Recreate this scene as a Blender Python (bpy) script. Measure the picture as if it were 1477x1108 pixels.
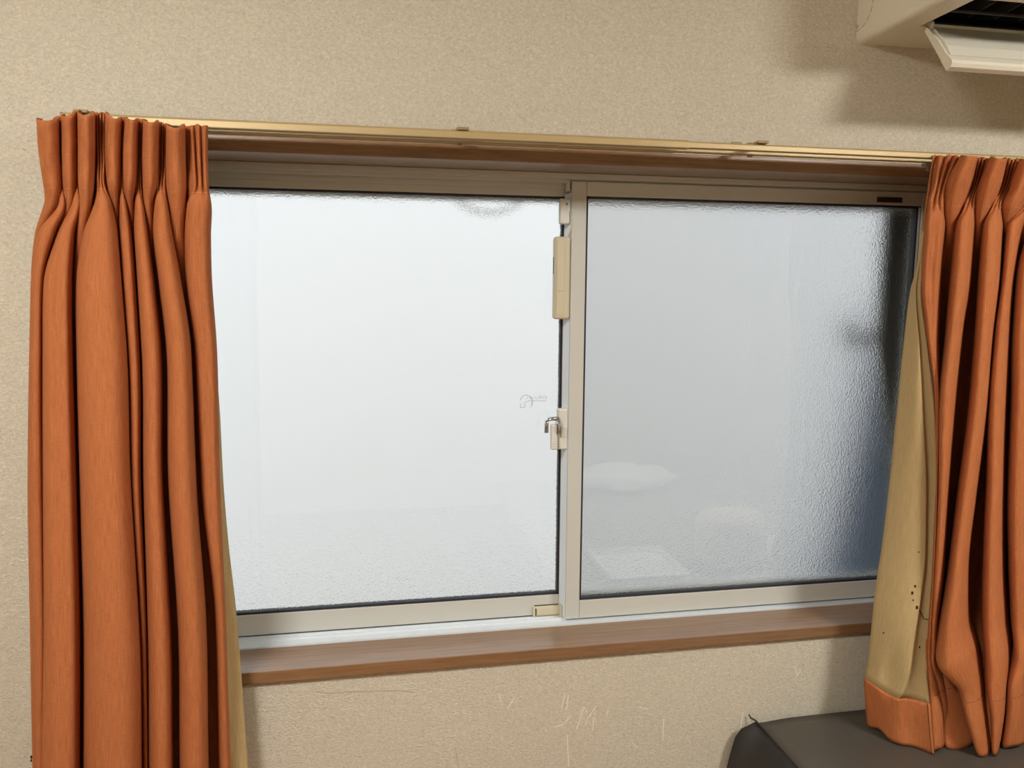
import bpy, bmesh, math, random
from mathutils import Vector, Matrix

random.seed(7)
S = bpy.context.scene
for o in list(bpy.data.objects):
    bpy.data.objects.remove(o)
COL = S.collection

# ------------------------------------------------------------------ camera, sky, light, exposure
W, H = 1477, 1108
CAM = Vector((-0.405, -1.4339, 1.6286))
YAW, PITCH, ROLL, FPX = 0.1804, 0.1234, 0.0065, 1080.28
_f = Vector((math.sin(YAW)*math.cos(PITCH), math.cos(YAW)*math.cos(PITCH), -math.sin(PITCH)))
_r0 = Vector((math.cos(YAW), -math.sin(YAW), 0)); _u0 = _r0.cross(_f)
_r = _r0*math.cos(ROLL) + _u0*math.sin(ROLL)
_u = -_r0*math.sin(ROLL) + _u0*math.cos(ROLL)
cam = bpy.data.cameras.new('camera'); camo = bpy.data.objects.new('camera', cam); COL.objects.link(camo)
camo.matrix_world = Matrix(((_r.x, _u.x, -_f.x, CAM.x), (_r.y, _u.y, -_f.y, CAM.y), (_r.z, _u.z, -_f.z, CAM.z), (0, 0, 0, 1)))
cam.sensor_fit = 'HORIZONTAL'; cam.sensor_width = 36; cam.lens = FPX/W*36; cam.clip_start = 0.02
S.camera = camo

def at(px, py, y=None, z=None):
    """world point seen at a measured pixel, on the plane y or z"""
    d = _f + _r*((px-W/2)/FPX) - _u*((py-H/2)/FPX)
    t = (y-CAM.y)/d.y if y is not None else (z-CAM.z)/d.z
    return CAM + d*t

world = bpy.data.worlds.new('overcast_sky'); S.world = world; world.use_nodes = True
_bg = world.node_tree.nodes['Background']
_bg.inputs[0].default_value = (0.93, 0.965, 1.0, 1); _bg.inputs[1].default_value = 1.85
S.view_settings.view_transform = 'Standard'; S.view_settings.look = 'None'
S.view_settings.gamma = 1; S.view_settings.use_curve_mapping = False
S.view_settings.exposure = 0.0
LAMP_POWER = 67.0
LAMP_COLOR = (1.0, 0.995, 0.965)
LAMPS = [(-1.1, -1.4), (1.3, -1.45)]
S.cycles.max_bounces = 10; S.cycles.diffuse_bounces = 5; S.cycles.transmission_bounces = 8
S.cycles.caustics_refractive = True; S.cycles.caustics_reflective = False
S.cycles.sample_clamp_indirect = 6.0
S.cycles.use_denoising = True

# ------------------------------------------------------------------ node helpers
def newmat(name):
    m = bpy.data.materials.new(name); m.use_nodes = True
    nt = m.node_tree; b = nt.nodes['Principled BSDF']
    return m, nt, b
def N(nt, t, **kw):
    n = nt.nodes.new(t)
    for k, v in kw.items():
        if k.startswith('_'):
            setattr(n, k[1:], v)
        else:
            n.inputs[k.replace('__', ' ')].default_value = v
    return n
def srgb(r, g, b):
    f = lambda c: ((c/255+0.055)/1.055)**2.4 if c > 10 else c/255/12.92
    return (f(r), f(g), f(b), 1)
def simple(name, col, rough=0.5, metal=0.0, spec=0.5, bump=0.0, bscale=80, var=0.0):
    m, nt, b = newmat(name)
    b.inputs['Base Color'].default_value = col; b.inputs['Roughness'].default_value = rough
    b.inputs['Metallic'].default_value = metal; b.inputs['Specular IOR Level'].default_value = spec
    tc = N(nt, 'ShaderNodeTexCoord')
    if var:
        n = N(nt, 'ShaderNodeTexNoise', Scale=9.0, Detail=4.0); nt.links.new(tc.outputs['Object'], n.inputs['Vector'])
        mx = N(nt, 'ShaderNodeMix', _data_type='RGBA')
        mx.inputs[6].default_value = tuple(c*(1-var) for c in col[:3])+(1,)
        mx.inputs[7].default_value = tuple(min(1, c*(1+var)) for c in col[:3])+(1,)
        nt.links.new(n.outputs['Fac'], mx.inputs[0]); nt.links.new(mx.outputs[2], b.inputs['Base Color'])
    if bump:
        n = N(nt, 'ShaderNodeTexNoise', Scale=bscale, Detail=3.0); nt.links.new(tc.outputs['Object'], n.inputs['Vector'])
        bp = N(nt, 'ShaderNodeBump', Strength=bump, Distance=0.002)
        nt.links.new(n.outputs['Fac'], bp.inputs['Height']); nt.links.new(bp.outputs[0], b.inputs['Normal'])
    return m

def wallpaper(name, col):
    m, nt, b = newmat(name); b.inputs['Roughness'].default_value = 0.75; b.inputs['Specular IOR Level'].default_value = 0.25
    tc = N(nt, 'ShaderNodeTexCoord')
    mp = N(nt, 'ShaderNodeMapping'); mp.inputs['Scale'].default_value = (1, 1, 1.5)
    nt.links.new(tc.outputs['Object'], mp.inputs[0])
    n1 = N(nt, 'ShaderNodeTexNoise', Scale=165.0, Detail=4.0, Roughness=0.6, Distortion=1.2)
    n2 = N(nt, 'ShaderNodeTexNoise', Scale=420.0, Detail=2.0)
    n3 = N(nt, 'ShaderNodeTexNoise', Scale=2.2, Detail=3.0)
    for n in (n1, n2): nt.links.new(mp.outputs[0], n.inputs['Vector'])
    nt.links.new(tc.outputs['Object'], n3.inputs['Vector'])
    add = N(nt, 'ShaderNodeMath', _operation='MULTIPLY_ADD'); add.inputs[1].default_value = 0.35
    nt.links.new(n2.outputs[0], add.inputs[0]); nt.links.new(n1.outputs[0], add.inputs[2])
    bp = N(nt, 'ShaderNodeBump', Strength=1.0, Distance=0.003)
    nt.links.new(add.outputs[0], bp.inputs['Height']); nt.links.new(bp.outputs[0], b.inputs['Normal'])
    cr = N(nt, 'ShaderNodeValToRGB')
    cr.color_ramp.elements[0].position = 0.33; cr.color_ramp.elements[0].color = tuple(c*0.80 for c in col[:3])+(1,)
    cr.color_ramp.elements[1].position = 0.72; cr.color_ramp.elements[1].color = tuple(c*1.12 for c in col[:3])+(1,)
    nt.links.new(n1.outputs[0], cr.inputs[0])
    mx = N(nt, 'ShaderNodeMix', _data_type='RGBA', _blend_type='MULTIPLY'); mx.inputs[0].default_value = 0.35
    cr2 = N(nt, 'ShaderNodeValToRGB'); cr2.color_ramp.elements[0].color = (.84, .83, .80, 1); cr2.color_ramp.elements[1].color = (1, 1, 1, 1)
    nt.links.new(n3.outputs[0], cr2.inputs[0])
    nt.links.new(cr.outputs[0], mx.inputs[6]); nt.links.new(cr2.outputs[0], mx.inputs[7])
    nt.links.new(mx.outputs[2], b.inputs['Base Color'])
    return m

def wood(name, c1, c2, rough=0.42, coat=0.0):
    m, nt, b = newmat(name); b.inputs['Roughness'].default_value = rough
    b.inputs['Coat Weight'].default_value = coat; b.inputs['Coat Roughness'].default_value = 0.22; b.inputs['Coat IOR'].default_value = 1.65
    tc = N(nt, 'ShaderNodeTexCoord'); mp = N(nt, 'ShaderNodeMapping'); mp.inputs['Scale'].default_value = (1.3, 26, 26)
    nt.links.new(tc.outputs['Object'], mp.inputs[0])
    n = N(nt, 'ShaderNodeTexNoise', Scale=6.0, Detail=6.0, Roughness=0.62, Distortion=0.3); nt.links.new(mp.outputs[0], n.inputs['Vector'])
    cr = N(nt, 'ShaderNodeValToRGB'); cr.color_ramp.elements[0].position = 0.3; cr.color_ramp.elements[1].position = 0.72
    cr.color_ramp.elements[0].color = c1; cr.color_ramp.elements[1].color = c2
    nt.links.new(n.outputs[0], cr.inputs[0]); nt.links.new(cr.outputs[0], b.inputs['Base Color'])
    bp = N(nt, 'ShaderNodeBump', Strength=0.08, Distance=0.001); nt.links.new(n.outputs[0], bp.inputs['Height']); nt.links.new(bp.outputs[0], b.inputs['Normal'])
    return m

def fabric(name, col, dark, sheen=0.25, weave=900.0, bump=0.25, stripes=0.5):
    m, nt, b = newmat(name); b.inputs['Roughness'].default_value = 0.85; b.inputs['Specular IOR Level'].default_value = 0.15
    b.inputs['Sheen Weight'].default_value = sheen; b.inputs['Sheen Roughness'].default_value = 0.4
    b.inputs['Sheen Tint'].default_value = (min(1, col[0]*1.7), min(1, col[1]*1.9), min(1, col[2]*2.0), 1)
    uv = N(nt, 'ShaderNodeUVMap'); uv.uv_map = 'UVMap'
    mp = N(nt, 'ShaderNodeMapping'); mp.inputs['Scale'].default_value = (800, 26, 1); nt.links.new(uv.outputs[0], mp.inputs[0])
    n = N(nt, 'ShaderNodeTexNoise', Scale=1.0, Detail=3.0); nt.links.new(mp.outputs[0], n.inputs['Vector'])
    mp2 = N(nt, 'ShaderNodeMapping'); mp2.inputs['Scale'].default_value = (110, 800, 1); nt.links.new(uv.outputs[0], mp2.inputs[0])
    n2 = N(nt, 'ShaderNodeTexNoise', Scale=1.0, Detail=2.0); nt.links.new(mp2.outputs[0], n2.inputs['Vector'])
    av = N(nt, 'ShaderNodeMath', _operation='MULTIPLY_ADD'); av.inputs[1].default_value = 0.5
    nt.links.new(n2.outputs[0], av.inputs[0]); nt.links.new(n.outputs[0], av.inputs[2])
    cr = N(nt, 'ShaderNodeValToRGB'); cr.color_ramp.elements[0].position = 0.45; cr.color_ramp.elements[1].position = 1.05-0.1
    cr.color_ramp.elements[0].color = dark; cr.color_ramp.elements[1].color = col
    nt.links.new(av.outputs[0], cr.inputs[0]); nt.links.new(cr.outputs[0], b.inputs['Base Color'])
    bp = N(nt, 'ShaderNodeBump', Strength=bump, Distance=0.0012); nt.links.new(av.outputs[0], bp.inputs['Height']); nt.links.new(bp.outputs[0], b.inputs['Normal'])
    return m

M = {}
M['wall'] = wallpaper('wallpaper_beige', srgb(226, 216, 195))
M['patch'] = wallpaper('wallpaper_patch_beige', srgb(229, 219, 199))
M['ceiling'] = wallpaper('ceiling_paper', srgb(225, 216, 196))
M['floor'] = wood('floor_wood', srgb(120, 84, 54), srgb(160, 118, 80))
M['wood'] = wood('casing_wood', srgb(118, 85, 55), srgb(148, 111, 77), 0.32, 0.8)
M['alu'] = simple('sash_stainless_bronze', srgb(203, 202, 194), rough=0.24, metal=0.0, spec=0.6, var=0.02)
M['alu_edge'] = simple('sash_edge', srgb(206, 204, 196), rough=0.3)
M['gasket'] = simple('black_rubber', srgb(38, 38, 44), rough=0.6, bump=0.2, bscale=200)
M['daylit_stile'] = simple('daylit_stile_white', srgb(226, 234, 240), rough=0.35)  # bluish white: daylight on the stile's side, put into the colour
M['track'] = simple('daylit_track_aluminium', srgb(222, 228, 232), rough=0.3)  # paler than the frame: daylight on the track is painted into its colour
M['cream'] = simple('cream_plastic', srgb(205, 195, 168), rough=0.42)
M['white_plastic'] = simple('white_plastic', srgb(220, 217, 207), rough=0.4)
M['ac'] = simple('aged_white_plastic', srgb(226, 219, 200), rough=0.35, var=0.015)
M['ac_dark'] = simple('dark_outlet_plastic', srgb(30, 28, 25), rough=0.5)
M['ac_fin'] = simple('vane_plastic', srgb(62, 58, 52), rough=0.5)
M['chrome'] = simple('zinc_metal', srgb(190, 188, 182), rough=0.25, metal=0.9)
M['brass'] = simple('rail_gold_anodised', srgb(184, 161, 116), rough=0.42, metal=0.25, var=0.04)
M['bracket'] = simple('bracket_brown_plastic', srgb(150, 126, 84), rough=0.45)
M['runner'] = simple('grey_runner_plastic', srgb(150, 142, 120), rough=0.5)
M['plate'] = simple('dark_bronze_plate', srgb(70, 56, 34), rough=0.4, metal=0.3)
M['plate_ink'] = simple('plate_ink', srgb(36, 30, 20), rough=0.5)
M['orange'] = fabric('orange_weave', srgb(184, 112, 68), srgb(156, 88, 49), sheen=0.0)
M['lining'] = fabric('beige_sateen_lining', srgb(188, 163, 118), srgb(170, 146, 100), sheen=0.1, bump=0.1)
M['cover'] = simple('dark_grey_vinyl', srgb(74, 69, 62), rough=0.36, spec=0.4, bump=0.12, bscale=60, var=0.05)
M['cover_side'] = simple('black_cloth', srgb(46, 44, 42), rough=0.7, bump=0.1, bscale=120, var=0.1)
M['seam'] = simple('black_piping', srgb(28, 26, 24), rough=0.6)
M['mark'] = simple('wall_scratch', srgb(244, 236, 216), rough=0.8)
M['scuff'] = simple('wall_scuff', srgb(186, 174, 148), rough=0.9)
M['stain'] = simple('black_stain', srgb(30, 22, 14), rough=0.9)
M['thread'] = simple('orange_thread', srgb(222, 140, 90), rough=0.9)
M['etch'] = simple('etched_mark', srgb(150, 152, 152), rough=0.6)

# ------------------------------------------------------------------ frosted glass: clear inner face, rough patterned outer face
def glass_mats():
    mi, nt, b = newmat('pane_clear_face'); nt.nodes.remove(b)
    g = N(nt, 'ShaderNodeBsdfGlass', IOR=1.75, Roughness=0.0); g.inputs[0].default_value = (0.97, 0.98, 0.98, 1)
    nt.links.new(g.outputs[0], nt.nodes['Material Output'].inputs[0])
    mo, nt, b = newmat('pane_patterned_face'); nt.nodes.remove(b)
    g = N(nt, 'ShaderNodeBsdfGlass', IOR=1.45, Roughness=0.16); g.inputs[0].default_value = (0.97, 0.98, 0.98, 1)
    tc = N(nt, 'ShaderNodeTexCoord')
    v = N(nt, 'ShaderNodeTexNoise', Scale=300.0, Detail=2.0, Roughness=0.5); nt.links.new(tc.outputs['Object'], v.inputs['Vector'])
    bp = N(nt, 'ShaderNodeBump', Strength=0.6, Distance=0.003); nt.links.new(v.outputs[0], bp.inputs['Height'])
    nt.links.new(bp.outputs[0], g.inputs['Normal'])
    nt.links.new(g.outputs[0], nt.nodes['Material Output'].inputs[0])
    return mi, mo
M['glass_in'], M['glass_out'] = glass_mats()
def screen_mat():
    m, nt, b = newmat('insect_mesh'); b.inputs['Base Color'].default_value = srgb(70, 72, 74); b.inputs['Roughness'].default_value = 0.7
    t = N(nt, 'ShaderNodeBsdfTransparent'); mx = N(nt, 'ShaderNodeMixShader'); mx.inputs[0].default_value = 0.19
    nt.links.new(t.outputs[0], mx.inputs[1]); nt.links.new(b.outputs[0], mx.inputs[2])
    nt.links.new(mx.outputs[0], nt.nodes['Material Output'].inputs[0])
    return m
M['screen'] = screen_mat()
def emis(name, col, s):
    m, nt, b = newmat(name)
    b.inputs['Base Color'].default_value = (.9, .9, .88, 1)
    b.inputs['Emission Color'].default_value = col+(1,); b.inputs['Emission Strength'].default_value = s
    return m
M['lamp'] = emis('lamp_shade_lit', LAMP_COLOR, LAMP_POWER)
M['out_wall'] = simple('render_white', srgb(236, 236, 236), rough=0.9, bump=0.2, var=0.03)
M['out_ground'] = simple('concrete', srgb(170, 168, 162), rough=0.95, var=0.08)
M['out_box'] = simple('grey_green_steel', srgb(78, 84, 77), rough=0.6)
M['tarp'] = simple('blue_grey_tarp', srgb(118, 137, 162), rough=0.5, bump=0.4, bscale=25, var=0.15)
M['iron'] = simple('dark_iron', srgb(50, 50, 52), rough=0.6)
M['paper'] = simple('white_paper', srgb(240, 240, 236), rough=0.8)
M['chair'] = simple('beige_upholstery', srgb(214, 198, 172), rough=0.9, bump=0.2, bscale=150)
M['table'] = simple('table_laminate', srgb(150, 140, 126), rough=0.6)

# ------------------------------------------------------------------ object helpers
def obj(name, me, mat=None, parent=None, smooth=False):
    o = bpy.data.objects.new(name, me); COL.objects.link(o)
    if mat is not None:
        for m in (mat if isinstance(mat, (list, tuple)) else [mat]):
            me.materials.append(m)
    if parent is not None: o.parent = parent
    if smooth:
        for p in me.polygons: p.use_smooth = True
    return o
def tag(o, label=None, cat=None, group=None, kind=None):
    if label: o['label'] = label
    if cat: o['category'] = cat
    if group: o['group'] = group
    if kind: o['kind'] = kind
    return o
def empty(name, loc=(0, 0, 0), parent=None):
    o = bpy.data.objects.new(name, None); o.empty_display_size = 0.05
    COL.objects.link(o); o.location = loc
    if parent is not None: o.parent = parent
    return o
class MB:
    """collects boxes, prisms and tubes into one mesh; coordinates are local to origin"""
    def __init__(self, org=(0, 0, 0)): self.bm = bmesh.new(); self.o = Vector(org)
    def box(self, x0, x1, y0, y1, z0, z1, bev=0.0, seg=2, mi=0):
        r = bmesh.ops.create_cube(self.bm, size=1.0)
        vs = r['verts']
        for v in vs:
            v.co = Vector(((x0+x1)/2+v.co.x*(x1-x0), (y0+y1)/2+v.co.y*(y1-y0), (z0+z1)/2+v.co.z*(z1-z0)))-self.o
        fs = list({f for v in vs for f in v.link_faces})
        for f in fs: f.material_index = mi
        if bev:
            es = list({e for v in vs for e in v.link_edges})
            rr = bmesh.ops.bevel(self.bm, geom=es, offset=bev, segments=seg, affect='EDGES', profile=0.5)
            for f in rr['faces']: f.material_index = mi
        return self
    def prism(self, poly, x0, x1, mi=0, axis='x'):
        """poly of (y,z) swept along x, or (x,z) along y, or (x,y) along z"""
        def P(a, b, t):
            return (Vector((t, a, b)) if axis == 'x' else Vector((a, t, b)) if axis == 'y' else Vector((a, b, t)))-self.o
        A = [self.bm.verts.new(P(a, b, x0)) for a, b in poly]; B = [self.bm.verts.new(P(a, b, x1)) for a, b in poly]
        n = len(poly); fs = []
        for i in range(n):
            fs.append(self.bm.faces.new((A[i], A[(i+1) % n], B[(i+1) % n], B[i])))
        fs.append(self.bm.faces.new(list(reversed(A)))); fs.append(self.bm.faces.new(B))
        for f in fs: f.material_index = mi
        return self
    def tube(self, pts, r, seg=8, mi=0):
        pts = [Vector(p) for p in pts]; rings = []
        for i, p in enumerate(pts):
            t = (pts[min(i+1, len(pts)-1)]-pts[max(i-1, 0)]).normalized()
            a = Vector((0, 0, 1)) if abs(t.z) < 0.9 else Vector((1, 0, 0))
            u = t.cross(a).normalized(); w = t.cross(u)
            rr = r[i] if isinstance(r, (list, tuple)) else r
            rings.append([self.bm.verts.new(p-self.o+(u*math.cos(k*2*math.pi/seg)+w*math.sin(k*2*math.pi/seg))*rr) for k in range(seg)])
        for a, b in zip(rings, rings[1:]):
            for k in range(seg):
                f = self.bm.faces.new((a[k], a[(k+1) % seg], b[(k+1) % seg], b[k])); f.material_index = mi; f.smooth = True
        self.bm.faces.new(list(reversed(rings[0]))).material_index = mi; self.bm.faces.new(rings[-1]).material_index = mi
        return self
    def build(self, name, mat, parent=None, smooth=False):
        bmesh.ops.recalc_face_normals(self.bm, faces=self.bm.faces[:])
        me = bpy.data.meshes.new(name); self.bm.to_mesh(me); self.bm.free()
        o = obj(name, me, mat, parent, smooth)
        if parent is None: o.location = self.o
        return o

def catmull(P, n):
    """points -> densely sampled centripetal-ish spline (simple cardinal, tension .5)"""
    out = []; L = len(P)
    for i in range(L-1):
        p0 = P[max(i-1, 0)]; p1 = P[i]; p2 = P[i+1]; p3 = P[min(i+2, L-1)]
        for k in range(n):
            t = k/n
            out.append(tuple(0.5*((2*b)+(-a+c)*t+(2*a-5*b+4*c-d)*t*t+(-a+3*b-3*c+d)*t**3) for a, b, c, d in zip(p0, p1, p2, p3)))
    out.append(tuple(P[-1])); return out

def pchip(ys, vs, q):
    """monotone cubic interpolation"""
    n = len(ys)
    if q <= ys[0]: return vs[0]
    if q >= ys[-1]: return vs[-1]
    d = [(vs[i+1]-vs[i])/(ys[i+1]-ys[i]) for i in range(n-1)]
    def m(i):
        if i == 0: return d[0]
        if i == n-1: return d[-1]
        if d[i-1]*d[i] <= 0: return 0.0
        return 2*d[i-1]*d[i]/(d[i-1]+d[i])
    for i in range(n-1):
        if q <= ys[i+1]:
            h = ys[i+1]-ys[i]; t = (q-ys[i])/h
            return (vs[i]*(1+2*t)*(1-t)**2 + h*m(i)*t*(1-t)**2 + vs[i+1]*t*t*(3-2*t) + h*m(i+1)*t*t*(t-1))

def grid_mesh(name, rows):
    """rows: list of rows of (x,y,z); returns mesh with uv in metres along the cloth"""
    nr, nc = len(rows), len(rows[0])
    V = [p for r in rows for p in r]
    F = [(i*nc+j, i*nc+j+1, (i+1)*nc+j+1, (i+1)*nc+j) for i in range(nr-1) for j in range(nc-1)]
    me = bpy.data.meshes.new(name); me.from_pydata(V, [], F); me.update()
    # the cloth coordinate u is the widest girth of a row
    mid = rows[nr//2]; u = [0]
    for a, b in zip(mid, mid[1:]): u.append(u[-1]+(Vector(a)-Vector(b)).length)
    uvl = me.uv_layers.new(name='UVMap')
    for p in me.polygons:
        for li in p.loop_indices:
            v = me.loops[li].vertex_index
            uvl.data[li].uv = (u[v % nc], V[v][2])
        p.use_smooth = True
    return me

# ================================================================== the room shell
XL, XR, YB, ZC = -2.3, 2.5, -3.8, 2.45
OX0, OX1, OZ0, OZ1 = -0.872, 0.904, 0.876, 1.896     # opening cut in the window wall
def struct(o): o['kind'] = 'structure'; return o
wf = MB()
wf.box(XL, OX0, 0, 0.15, 0, ZC).box(OX1, XR, 0, 0.15, 0, ZC).box(OX0, OX1, 0, 0.15, 0, OZ0).box(OX0, OX1, 0, 0.15, OZ1, ZC)
wall = struct(wf.build('wall_front', M['wall']))
struct(MB().box(XL-.1, XL, YB, 0.15, 0, ZC).build('wall_left', M['wall']))
struct(MB().box(XR, XR+.1, YB, 0.15, 0, ZC).build('wall_right', M['wall']))
struct(MB().box(XL-.1, XR+.1, YB-.1, YB, 0, ZC).build('wall_back', M['wall']))
struct(MB().box(XL-.1, XR+.1, YB-.1, 0.15, -.1, 0).build('floor', M['floor']))
struct(MB().box(XL-.1, XR+.1, YB-.1, 0.15, ZC, ZC+.1).build('ceiling', M['ceiling']))
# patched piece of wallpaper beside the air conditioner, and wear on the wall
MB().box(0.449, 0.96, -0.0007, 0.0, 2.118, ZC-.002).build('wallpaper_patch', M['patch'], wall)
sm = MB()
def ribbon(mb, pts, w, y=-0.0004):
    P = [at(a, b, y=0) for a, b in pts]
    for p, q in zip(P, P[1:]):
        d = (q-p).normalized(); n = Vector((-d.z, 0, d.x))*w/2
        vs = [mb.bm.verts.new(Vector((v.x, y, v.z))) for v in (p+n, q+n, q-n, p-n)]
        mb.bm.faces.new(vs)
for pts in ([(815, 999), (810, 1022)], [(820, 1002), (817, 1024)], [(823, 1033), (812, 1045), (800, 1049)], [(842, 1019), (836, 1040), (831, 1052)],
            [(860, 1018), (848, 1036), (844, 1046)], [(842, 1019), (847, 1028)], [(720, 1001), (722, 1013)], [(741, 1008), (732, 1022)],
            [(818, 1060), (820, 1106)], [(957, 1037), (956, 1068)], [(911, 1069), (918, 1078)], [(920, 1020), (935, 1023)], [(1072, 1027), (1068, 1050)],
            [(787, 1052), (788, 1056)], [(877, 1025), (875, 1031)], [(856, 1035), (855, 1054)], [(1146, 961), (1150, 975), (1155, 966)]):
    ribbon(sm, pts, 0.0021)
tag(sm.build('scratch_mark', M['mark'], wall), kind='stuff')
sm = MB(); ribbon(sm, [(455, 997), (470, 1000), (500, 998), (540, 997), (575, 996), (598, 999)], 0.0022)
ribbon(sm, [(33, 214), (37, 217)], 0.003); ribbon(sm, [(657, 1078), (661, 1108)], 0.0012); ribbon(sm, [(1166, 65), (1200, 69)], 0.0014)
ribbon(sm, [(40, 203), (42, 205)], 0.002); ribbon(sm, [(1341, 78), (1343, 79)], 0.002)
tag(sm.build('scuff_mark', M['scuff'], wall), kind='stuff')

# wooden casing round the window
YD = 0.0873
struct(MB().box(OX0-.012, OX1+.012, -.012, YD+.03, 1.869, 1.8965, 0.0015).build('trim_1', M['wood']))
struct(MB().box(OX0-.012, OX1+.012, -.012, YD, 0.876, 0.9, 0.0015).build('trim_2', M['wood']))
struct(MB().box(OX0-.012, OX0+.016, -.012, YD+.03, 0.9005, 1.8685, 0.0015).build('trim_3', M['wood']))
struct(MB().box(OX1-.016, OX1+.012, -.012, YD+.03, 0.9005, 1.8685, 0.0015).build('trim_4', M['wood']))

# ================================================================== the window
win = struct(empty('window_1', (0.016, YD, 0.9)))
WO = win.location.copy()
FX0, FX1 = OX0+.018, OX1-.018
f = MB(WO)
# frame: head, bottom track, jambs
f.box(FX0, FX1, YD+.002, 0.2, 1.8625, 1.8688, 0.001).box(FX0, FX1, YD+.002, YD+.008, 1.857, 1.8627)
f.box(FX0, FX1, 0.1335, 0.136, 1.842, 1.863).box(FX0, FX1, 0.164, 0.19, 1.842, 1.863).box(FX0, FX1, 0.19, 0.2, 1.819, 1.863)
f.box(FX0, FX1, 0.116, 0.119, 1.852, 1.863)
f.box(FX0, FX0+.012, YD+.002, 0.2, 0.9, 1.8625, 0.001).box(FX1-.012, FX1, YD+.002, 0.2, 0.9, 1.8625, 0.001)
f.build('frame', M['alu'], win)
f = MB(WO)
f.box(FX0, FX1, YD+.001, 0.2, 0.889, 0.8995, 0.001)
f.box(FX0, FX1, YD+.001, YD+.005, 0.8995, 0.9025)
f.box(FX0, FX1, 0.1335, 0.1365, 0.8995, 0.904).box(FX0, FX1, 0.118, 0.121, 0.8995, 0.904).box(FX0, FX1, 0.166, 0.2, 0.8995, 0.915)
f.build('bottom_track', M['track'], win)

def sash(x0, x1, yf, zt, zb, ztop, zbot, sl, sr, pane_y):
    """x0..x1 outer width, sl/sr stile widths, zt/zb daylight edges"""
    s = empty('sash', Vector(((x0+x1)/2, yf, zbot))-WO, win)
    SO = WO+s.location
    T = 0.027
    MB(SO).box(x0+sl+.0004, x1-sr-.0004, yf, yf+T, zt, ztop, 0.0012).build('top_rail', M['alu'], s)
    MB(SO).box(x0+sl+.0004, x1-sr-.0004, yf, yf+T, zbot, zb, 0.0012).build('bottom_rail', M['alu'], s)
    MB(SO).box(x0, x0+sl, yf, yf+T, zbot, ztop, 0.0014).build('stile', M['alu'], s)
    MB(SO).box(x1-sr, x1, yf, yf+T, zbot, ztop, 0.0014).build('stile', M['alu'], s)
    g = 0.0045; a, b = x0+sl, x1-sr
    k = MB(SO)
    k.box(a, b, yf+.004, yf+T-.004, zt-g, zt+.001, 0).box(a, b, yf+.004, yf+T-.004, zb-.001, zb+g, 0)
    k.box(a-.001, a+g, yf+.004, yf+T-.004, zb, zt)
    k.box(b-(g if x0 < -.1 else .0018), b+.001, yf+.004, yf+T-.004, zb, zt)
    if sr > .04 and x0 > -.1:
        k.box(b-.011, b-.0066, yf+.004, yf+T-.004, zb, zt)
        MB(SO).box(b-.0066, b-.0018, yf+.0035, yf+T-.004, zb, zt-.003).build('glazing_bead', M['alu'], s)
    k.build('gasket', M['gasket'], s)
    p = MB(SO).box(a+.001, b-.001, pane_y-.0025, pane_y+.0025, zb+.0005, zt-.0005)
    o = p.build('pane', [M['glass_in'], M['glass_out']], s)
    for q in o.data.polygons:
        q.material_index = 1 if q.normal.y > 0.5 else 0
    return s
YI, YO = YD+.02, YD+.05
s_in = sash(0.0, 0.862, YI, 1.826, 0.9455, 1.8555, 0.9045, 0.0318, 0.042, YI+.0125)
s_out = sash(-0.83, 0.031, YO, 1.8272, 0.9505, 1.860, 0.9055, 0.042, 0.0385, YO+.0125)
# dark bronze maker's plate on the right sash's top rail with a line of tiny marks
so = WO+s_in.location
pl = MB(so); A = at(1265, 284, y=YI); B = at(1301, 292.5, y=YI)
pl.box(A.x, B.x, YI-.0012, YI+.0002, 1.8315, 1.8435, 0.0004)
for k in range(11):
    x = A.x+.004+k*(B.x-A.x-.008)/11
    pl.box(x, x+.0022+.001*(k % 3), YI-.0015, YI-.001, 1.8355, 1.8398, 0, mi=1)
pl.build('name_plate', [M['plate'], M['plate_ink']], s_in)
mb = MB(so); mb.prism([(-.0078, .1362), (-.0005, .1085), (-.0002, .112), (-.002, .1362)], .907, 1.832, axis='z')  # added pale strip, stands in for the daylit side of the meeting stile
mb.build('daylit_stile_strip', M['daylit_stile'], s_in)
# cap that covers the head of the meeting stile
mb = MB(WO); mb.box(-.0085, -.0005, YI+.004, YI+.023, 1.8365, 1.8575, 0.002).box(-.0035, -.0025, YI+.002, YI+.006, 1.838, 1.8565, 0, mi=1)
mb.build('stile_cap', [M['white_plastic'], M['gasket']], win)
# crescent lock on the meeting stile
cl = empty('crescent_lock', Vector((-.012, YI+.012, 1.333))-WO, win)
LO = WO+cl.location
mb = MB(LO); mb.box(-.022, -.0005, YI+.002, YI+.022, 1.289, 1.378, 0.004, 3).box(-.016, -.003, YI-.0008, YI+.003, 1.317, 1.34, 0.0008)
mb.build('base_plate', M['white_plastic'], cl)
MB(LO).prism([(YI-.003+.0165*math.cos(k*math.pi/12), 1.341+.0175*math.sin(k*math.pi/12)) for k in range(24)], -.0265, -.0222).build('cam', M['chrome'], cl)
mb = MB(LO)
mb.tube([(-.0225, YI-.004, 1.3585), (-.038, YI-.003, 1.3585), (-.0445, YI-.002, 1.357), (-.0478, YI-.001, 1.3525), (-.0482, YI, 1.345), (-.0482, YI+.001, 1.328)], .0043, 10)
mb.build('hook', M['chrome'], cl)
mb = MB(LO); mb.box(-.0405, -.0265, YI-.012, YI+.001, 1.292, 1.347, 0.003, 3)
for k in range(4): mb.box(-.040, -.027, YI-.0132, YI-.0118, 1.295+k*.005, 1.2972+k*.005, 0)
mb.build('lever', M['white_plastic'], cl)
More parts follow.
